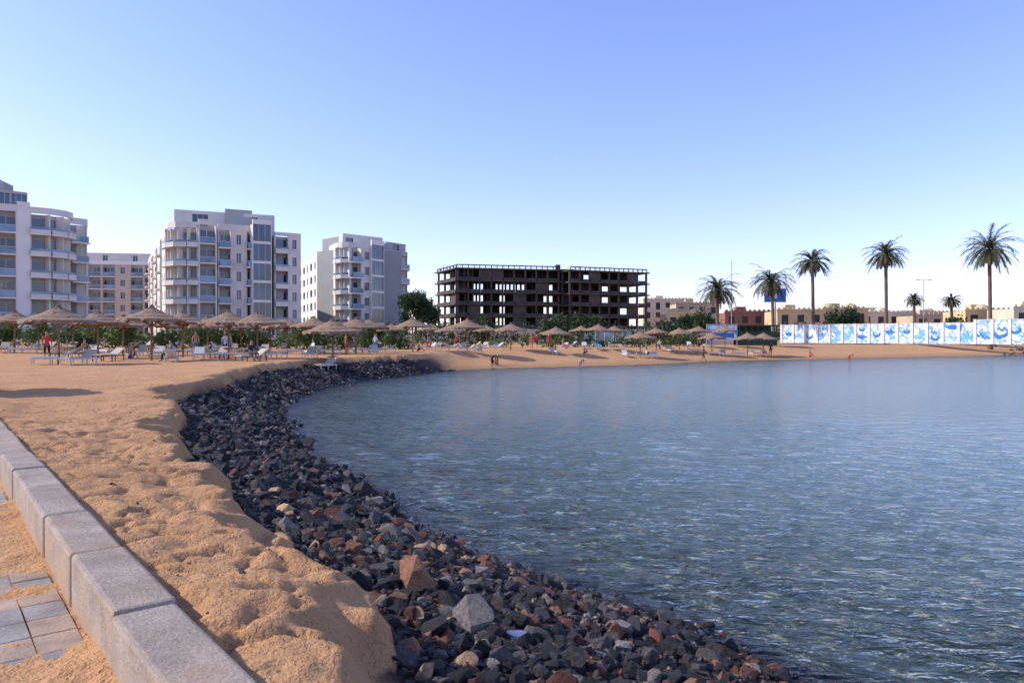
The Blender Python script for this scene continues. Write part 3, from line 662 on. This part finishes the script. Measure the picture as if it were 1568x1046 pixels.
def parasol(x,y,s=1.0):
    o=bpy.data.objects.new('beach_parasol',random.choice(PM)); o.location=(x,y,hz1(x,y)-.02); o.rotation_euler=(random.uniform(-.04,.04),random.uniform(-.04,.04),random.uniform(0,6)); o.scale=(s,s,s*random.uniform(.97,1.04)); COL.objects.link(o); par.append((x,y))
parasol(-15.4,18.4,1.05)
lst=[(90,38,1.05),(22,56,1.08),(232,44,1.12),(188,54,1.08),(150,48,1.08),(205,64,1.08),(280,51,1.08),(350,48,1.12),(395,48,1.1),(318,58,1.08),(440,62,1.1),(510,48,1.12),(545,60,1.08),(480,60,1.1),(565,68,1.1),(632,72,1.12),(715,75,1.12),(782,82,1.08),(688,90,1.05),(850,82,1.08),(915,90,1.05),(940,100,1.05),(980,86,1.1),(1005,94,1.05),(1040,96,1.05),(1068,104,1.05),(1090,94,1.05),(1145,96,1.08),(1168,98,1.08),(745,94,1.05),(890,102,1.05),(-40,62,1.05),(60,64,1.08),(112,60,1.08),(255,70,1.08),(370,66,1.05),(415,72,1.05),(660,98,1.05),(1110,108,1.05),(5,76,1.08),(300,76,1.08),(600,84,1.05),(520,78,1.05),(455,84,1.05),(135,72,1.05),(172,80,1.05),(335,70,1.05)]
for u,d,s in lst: parasol(X(u,d),d,s)
# ------------------------------------------------------------------ loungers
G('lounger_white',(.58,.57,.55),.5,.08,3,local=True); G('lounger_brown',(.12,.07,.05),.6,.2,3,local=True); G('cushion_cream',(.50,.43,.34),.9,.1,3,local=True)
for nme,c_ in (('towel_blue',(.08,.2,.5)),('towel_red',(.5,.05,.06)),('towel_teal',(.05,.35,.4))): G(nme,c_,.9,.15,3,local=True)
def lounger_mesh(fm,cm):
    mb=MB(); fr=((0,0),(1,0))
    for s_ in (-.32,.27): mb.box(fr,-.95,.95,s_,s_+.05,.28,.34,fm)
    for a in (-.9,-.1,.8):
        for s_ in (-.31,.27): mb.box(fr,a,a+.05,s_,s_+.04,0,.28,fm)
    for k in range(9): a=-.93+k*.14; mb.box(fr,a,a+.1,-.27,.27,.3,.325,fm)
    mb.box(fr,-.9,.3,-.27,.27,.342,.41,cm)
    V=[(.3,-.29,.35),(.3,.29,.35),(.92,.29,.78),(.92,-.29,.78),(.33,-.29,.29),(.33,.29,.29),(.95,.29,.72),(.95,-.29,.72)]
    mb.add(cm,V,[(0,1,2,3),(7,6,5,4),(0,4,5,1),(1,5,6,2),(2,6,7,3),(3,7,4,0)])
    mb.cyl((.8,-.2,.64),(.88,-.2,.3),.02,.02,fm,5); mb.cyl((.8,.2,.64),(.88,.2,.3),.02,.02,fm,5)
    ms=list(mb.p); V=[];Fc=[];mi=[]
    for k,m_ in enumerate(ms):
        v,f=mb.p[m_]; o=len(V); V+=v; Fc+=[tuple(i+o for i in q) for q in f]; mi+=[k]*len(f)
    me=bpy.data.meshes.new('beach_lounger'); me.from_pydata(V,[],Fc)
    for m_ in ms: me.materials.append(M[m_])
    me.polygons.foreach_set('material_index',mi); me.update(); return me
LM=[lounger_mesh('lounger_white','lounger_white'),lounger_mesh('lounger_white','cushion_cream'),lounger_mesh('lounger_brown','cushion_cream'),lounger_mesh('lounger_brown','towel_blue'),lounger_mesh('lounger_white','towel_red'),lounger_mesh('lounger_white','towel_teal')]
for (x,y) in par[1:]:
    for s_ in (-1,0,1):
        if random.random()<.7:
            xx=x+s_*1.5+random.uniform(-.3,.3); yy=y-.6+random.uniform(-1.2,.6)
            o=bpy.data.objects.new('beach_lounger',random.choices(LM,[6,6,4,.4,.5,.2])[0]); o.location=(xx,yy,hz1(xx,yy)); o.rotation_euler[2]=random.choice([.3,1.4,1.7,2.9])+random.uniform(-.3,.3); COL.objects.link(o)
# windscreen fence
m,nt,b=new_mat('screen_glass'); b.inputs['Base Color'].default_value=(.35,.5,.5,1); b.inputs['Alpha'].default_value=.45; b.inputs['Roughness'].default_value=.1; M['screen_glass']=m
mb=MB(); d=104; fr=((X(882,d),d),(X(960,108)-X(882,d),4)); l=math.hypot(*fr[1]); fr=(fr[0],(fr[1][0]/l,fr[1][1]/l))
k=0
while k*1.6<l: mb.box(fr,k*1.6,k*1.6+.08,-.04,.04,1.3,3.7,'wall_white'); mb.box(fr,k*1.6+.08,k*1.6+1.6,-.01,.01,1.6,3.6,'screen_glass'); k+=1
mb.build('glass_windscreen')
mb=MB(); fr=((X(-100,96),96),(X(640,104)-X(-100,96),8)); l=math.hypot(*fr[1]); fr=(fr[0],(fr[1][0]/l,fr[1][1]/l)); mb.box(fr,0,l,-.3,0,1,2.9,'render_beige'); mb.box(fr,-.05,l+.05,-.36,.06,2.9,3.0,'slab_white'); mb.build('garden_wall')
mb=MB(); fr=((X(640,128),128),(1,.04)); mb.box(fr,0,62,-.3,0,1,4.0,'cream_render'); mb.box(fr,-.05,62.1,-.36,.06,4.0,4.12,'wall_white'); mb.build('garden_wall')
# crumpled bag caught in the rocks
G('litter_white',(.62,.62,.63),.5,.1,9)
bm=bmesh.new(); bmesh.ops.create_icosphere(bm,subdivisions=4,radius=1)
for v in bm.verts:
    p=v.co.copy(); n_=math.sin(p.x*5+p.y*4)*.10+math.sin(p.z*9-p.x*6+1)*.07+math.sin(p.y*15+p.z*11)*.04
    v.co=Vector((p.x*.11,p.y*.05,p.z*.03))*(1+n_)
me=bpy.data.meshes.new('plastic_bag'); bm.to_mesh(me); bm.free(); me.materials.append(M['litter_white']); o=bpy.data.objects.new('plastic_bag',me); q=W(800,1036,.4); o.location=(q[0],q[1],hz1(*q)+.04); o.rotation_euler=(.15,.1,-.5); COL.objects.link(o)
# ------------------------------------------------------------------ people
for nme,c_ in (('skin',(.42,.24,.16)),('skin_tan',(.30,.16,.10)),('hair_dark',(.03,.02,.015)),('hair_blond',(.35,.24,.12)),('cloth_red',(.5,.05,.05)),('cloth_black',(.02,.02,.025)),('cloth_orange',(.65,.16,.05)),('cloth_blue',(.06,.15,.4)),('cloth_white',(.7,.7,.7)),('cloth_grey',(.15,.15,.17)),('eye_dark',(.02,.02,.02))): G(nme,c_,.75,.08,6,local=True)
def person(x,y,rot,pose,top,bottom,skin='skin',hair='hair_dark',sc=1.0,zoff=0):
    J={'pel':(0,0,.95),'waist':(0,0,1.08),'chest':(0,0,1.32),'neck':(0,0,1.47),'head0':(0,-.01,1.56),'head1':(0,-.015,1.68)}
    for s_,n_ in ((-1,'L'),(1,'R')):
        J['sh'+n_]=(s_*.18,0,1.40); J['el'+n_]=(s_*.24,.02,1.12); J['wr'+n_]=(s_*.26,-.06,.87)
        J['hip'+n_]=(s_*.10,0,.90); J['kn'+n_]=(s_*.11,-.02,.49); J['an'+n_]=(s_*.11,.02,.08); J['toe'+n_]=(s_*.12,-.17,.03)
    if pose=='walk':
        J['knL']=(-.11,-.20,.52);J['anL']=(-.11,-.28,.10);J['toeL']=(-.11,-.46,.06);J['knR']=(.11,.08,.50);J['anR']=(.11,.34,.14);J['toeR']=(.11,.22,.03)
        J['elL']=(-.24,.14,1.15);J['wrL']=(-.25,.12,.9);J['elR']=(.24,-.12,1.15);J['wrR']=(.24,-.3,1.0)
    if pose=='bend':
        for k,v in dict(waist=(0,-.10,1.02),chest=(0,-.34,1.12),neck=(0,-.48,1.14),head0=(0,-.57,1.12),head1=(0,-.67,1.08),shL=(-.18,-.42,1.10),shR=(.18,-.42,1.10),elL=(-.2,-.46,.82),elR=(.2,-.46,.82),wrL=(-.15,-.52,.57),wrR=(.15,-.52,.57),knL=(-.12,-.06,.48),knR=(.12,-.06,.48)).items(): J[k]=v
    if pose=='sit':
        dz=-.52
        for k in list(J):
            if k[:2] not in('kn','an','to'): J[k]=(J[k][0],J[k][1],J[k][2]+dz)
        for s_,n_ in((-1,'L'),(1,'R')): J['kn'+n_]=(s_*.14,-.44,.46);J['an'+n_]=(s_*.14,-.48,.07);J['toe'+n_]=(s_*.15,-.66,.03);J['el'+n_]=(s_*.25,-.08,.64);J['wr'+n_]=(s_*.15,-.32,.52)
    if pose=='floor':
        dz=-.83
        for k in list(J):
            if k[:2] not in('kn','an','to'): J[k]=(J[k][0],J[k][1],J[k][2]+dz)
        for s_,n_ in((-1,'L'),(1,'R')): J['kn'+n_]=(s_*.14,-.40,.38);J['an'+n_]=(s_*.14,-.66,.07);J['toe'+n_]=(s_*.15,-.84,.04);J['el'+n_]=(s_*.25,-.14,.36);J['wr'+n_]=(s_*.12,-.36,.40)
    R={'pel':.13,'waist':.115,'chest':.135,'neck':.055,'head0':.07,'head1':.085,'sh':.062,'el':.043,'wr':.028,'hip':.095,'kn':.058,'an':.038,'toe':.032}
    E=[('pel','waist'),('waist','chest'),('chest','neck'),('neck','head0'),('head0','head1')]
    for n_ in 'LR': E+=[('chest','sh'+n_),('sh'+n_,'el'+n_),('el'+n_,'wr'+n_),('pel','hip'+n_),('hip'+n_,'kn'+n_),('kn'+n_,'an'+n_),('an'+n_,'toe'+n_)]
    K=list(J); me=bpy.data.meshes.new('p'); me.from_pydata([J[k] for k in K],[(K.index(a),K.index(b)) for a,b in E],[])
    o=bpy.data.objects.new('p',me); COL.objects.link(o); o.modifiers.new('s','SKIN')
    for i,k in enumerate(K):
        r=R.get(k,R.get(k[:-1],.05)); sv=me.skin_vertices[0].data[i]; sv.radius=(r,r*(.8 if k in('pel','waist','chest') else 1)); sv.use_root=(k=='pel')
    ss=o.modifiers.new('u','SUBSURF'); ss.levels=1; ss.render_levels=1
    dg=bpy.context.evaluated_depsgraph_get(); ev=o.evaluated_get(dg); me2=bpy.data.meshes.new_from_object(ev)
    bpy.data.objects.remove(o)
    bm=bmesh.new(); bm.from_mesh(me2)
    zone={}
    for a,b in E:
        q=b[:2]
        zone[(a,b)]={'wa':1,'ch':1,'ne':1,'he':0,'sh':1,'el':1 if top[1] else 0,'wr':0,'hi':2,'kn':2,'an':2 if bottom[1] else 0,'to':0}[q]
    def near(p):
        best=9;z_=0
        for (a,b),zn in zone.items():
            A_=Vector(J[a]);B_=Vector(J[b]); t=max(0,min(1,(p-A_).dot(B_-A_)/(B_-A_).length_squared)); dd=(p-A_-(B_-A_)*t).length/R.get(b,R.get(b[:-1],.05))
            if dd<best: best=dd; z_=zn
        return z_
    for f in bm.faces: f.material_index=near(f.calc_center_median()); f.smooth=True
    h0=Vector(J['head0']);h1=Vector(J['head1']); up=(h1-h0).normalized(); fw=Vector((0,-1,0)) if abs(up.y)<.9 else Vector((0,0,-1)); fw=(fw-up*fw.dot(up)).normalized(); sd=up.cross(fw)
    c=h0.lerp(h1,.62)
    def blob(cen,rs,mi_):
        r=bmesh.ops.create_icosphere(bm,subdivisions=2,radius=1)
        for v in r['verts']: v.co=cen+sd*v.co.x*rs[0]+fw*v.co.y*rs[1]+up*v.co.z*rs[2]
        for f in {f for v in r['verts'] for f in v.link_faces}: f.material_index=mi_; f.smooth=True
    blob(c,(.076,.092,.115),0); blob(c-fw*.018+up*.026,(.083,.092,.105),3); blob(c+fw*.092-up*.012,(.014,.018,.022),0); blob(c+fw*.082-up*.05,(.024,.01,.007),1)
    for s_ in(-1,1): blob(c+fw*.082+sd*s_*.03+up*.012,(.012,.008,.007),4); blob(c+sd*s_*.078-up*.01,(.01,.02,.028),0)
    for n_,s_ in(('L',-1),('R',1)):
        w_=Vector(J['wr'+n_]); e_=Vector(J['el'+n_]); dr=(w_-e_).normalized(); lat=dr.cross(Vector((1,0,0))).normalized(); nr_=dr.cross(lat)
        def tube(pts,rs):
            pv=None
            for p,r_ in zip(pts,rs):
                ring=[bm.verts.new(p+lat*math.cos(t)*r_+nr_*math.sin(t)*r_) for t in (0,1.26,2.51,3.77,5.03)]
                if pv:
                    for i in range(5): f=bm.faces.new((pv[i],pv[(i+1)%5],ring[(i+1)%5],ring[i])); f.material_index=0
                pv=ring
            bm.faces.new(pv).material_index=0
        r=bmesh.ops.create_icosphere(bm,subdivisions=2,radius=1); pc=w_+dr*.05
        for v in r['verts']: v.co=pc+lat*v.co.x*.043+nr_*v.co.y*.016+dr*v.co.z*.055
        for k,l_ in enumerate((.07,.08,.074,.058)):
            b0=w_+dr*.085+lat*(-.03+.02*k); tube([b0,b0+dr*l_*.5+nr_*.006,b0+dr*l_*.85+nr_*.022],[.009,.008,.006])
        b0=w_+dr*.03+lat*.035; tube([b0,b0+dr*.03+lat*.025,b0+dr*.06+lat*.032],[.011,.009,.007])
    me3=bpy.data.meshes.new('person'); bm.to_mesh(me3); bm.free()
    for m_ in (skin,top[0],bottom[0],hair,'eye_dark'): me3.materials.append(M[m_])
    o=bpy.data.objects.new('person',me3); COL.objects.link(o); g=max(hz1(x,y),-.5) 
    o.location=(x,y,g+zoff); o.rotation_euler[2]=rot; o.scale=(sc,)*3
cb=('cloth_black',0);cr=('cloth_red',1);co=('cloth_orange',1);cbl=('cloth_blue',0);cw=('cloth_white',1);cg=('cloth_grey',1);sk=('skin',0)
def pp(u,d,rot,pose,t,b_,**k): person(X(u,d),d,rot,pose,t,b_,**k)
pp(753,66,1.2,'bend',('cloth_black',1),('cloth_black',0))
pp(761,68.5,-.6,'floor',('skin_tan',0),('cloth_red',0),skin='skin_tan')
pp(889,68,.4,'bend',('skin',0),cbl,sc=.8); pp(1077,84,.9,'walk',('skin_tan',0),cb,skin='skin_tan'); pp(1300,91,.3,'bend',('skin',0),('cloth_red',0),sc=.9)
pp(814,88,0,'stand',co,('cloth_orange',0)); pp(822,88,.5,'walk',cr,cb)
pp(72,44,.6,'stand',('cloth_red',1),('cloth_black',0)); pp(262,42,-1.2,'sit',cg,('cloth_black',1)); pp(385,43,1.0,'sit',('cloth_black',1),('cloth_black',0))
pp(345,52,0,'stand',cw,cb,hair='hair_blond'); pp(352,54,2.5,'stand',('cloth_grey',0),cbl); pp(575,64,1.5,'walk',cw,cbl); pp(700,86,.2,'stand',cr,cb); pp(722,90,2,'walk',cbl,cb); pp(840,92,0,'stand',cr,('cloth_red',0)); pp(862,90,1,'sit',('skin',0),cr); pp(130,50,1.1,'sit',sk,cbl); pp(480,58,-.8,'sit',cw,cb); pp(300,60,.5,'stand',sk,cbl); pp(1010,92,.8,'walk',cw,cb); pp(1180,98,.1,'stand',cb,cb); pp(940,94,-.5,'stand',cbl,cb); pp(655,80,.6,'sit',cr,cb); pp(530,62,2.2,'stand',('skin_tan',0),('cloth_red',0),skin='skin_tan')
pp(895,84,.3,'floor',sk,cb); pp(1240,99,.3,'floor',sk,cr); pp(640,74,1,'floor',sk,cb); pp(990,88,1,'floor',cw,cb); pp(200,48,.9,'floor',sk,cbl)
for u,d,rt in ((262,42,-1.2),(862,90,1),(130,50,1.1),(480,58,-.8),(655,80,.6)):
    x,y=X(u,d),d; o=bpy.data.objects.new('beach_lounger',LM[0]); o.location=(x,y+.05,hz1(x,y)-.06); o.rotation_euler[2]=rt; COL.objects.link(o)
x,y=X(385,43),43; o=bpy.data.objects.new('beach_lounger',LM[2]); o.location=(x,y+.05,hz1(x,y)-.06); o.rotation_euler[2]=1.0; COL.objects.link(o)
# ------------------------------------------------------------------ light / sky / camera
w=bpy.data.worlds.new('World'); scene.world=w; w.use_nodes=True; nt=w.node_tree
bg=nt.nodes['Background']; sk_=nt.nodes.new('ShaderNodeTexSky'); sk_.sky_type='NISHITA'; sk_.sun_disc=False; sk_.sun_elevation=SUN_EL; sk_.sun_rotation=SUN_AZ%(2*math.pi)
sk_.air_density=1.0; sk_.dust_density=.5; sk_.ozone_density=3.0
tint=mix(nt,1.0,sk_.outputs[0],(1.68,1.47,1.90),'MULTIPLY')
nt.links.new(tint,bg.inputs[0]); bg.inputs[1].default_value=.15
sd=bpy.data.lights.new('sun','SUN'); sd.energy=5.0; sd.angle=math.radians(.5); sd.color=(1,.93,.83)
so=bpy.data.objects.new('sun',sd); COL.objects.link(so)
to=Vector((math.sin(SUN_AZ)*math.cos(SUN_EL),math.cos(SUN_AZ)*math.cos(SUN_EL),math.sin(SUN_EL)))
so.rotation_euler=to.to_track_quat('Z','Y').to_euler()
cd=bpy.data.cameras.new('camera'); cd.sensor_width=36; cd.lens=26; cd.clip_end=12000; cd.clip_start=.05
cd.dof.use_dof=True; cd.dof.focus_distance=45; cd.dof.aperture_fstop=4.5
ca=bpy.data.objects.new('camera',cd); COL.objects.link(ca); ca.location=(0,0,H); ca.rotation_euler=(math.radians(90)-math.atan(7/F),0,0)
scene.camera=ca
scene.view_settings.view_transform='Standard'; scene.view_settings.look='None'; scene.view_settings.exposure=0
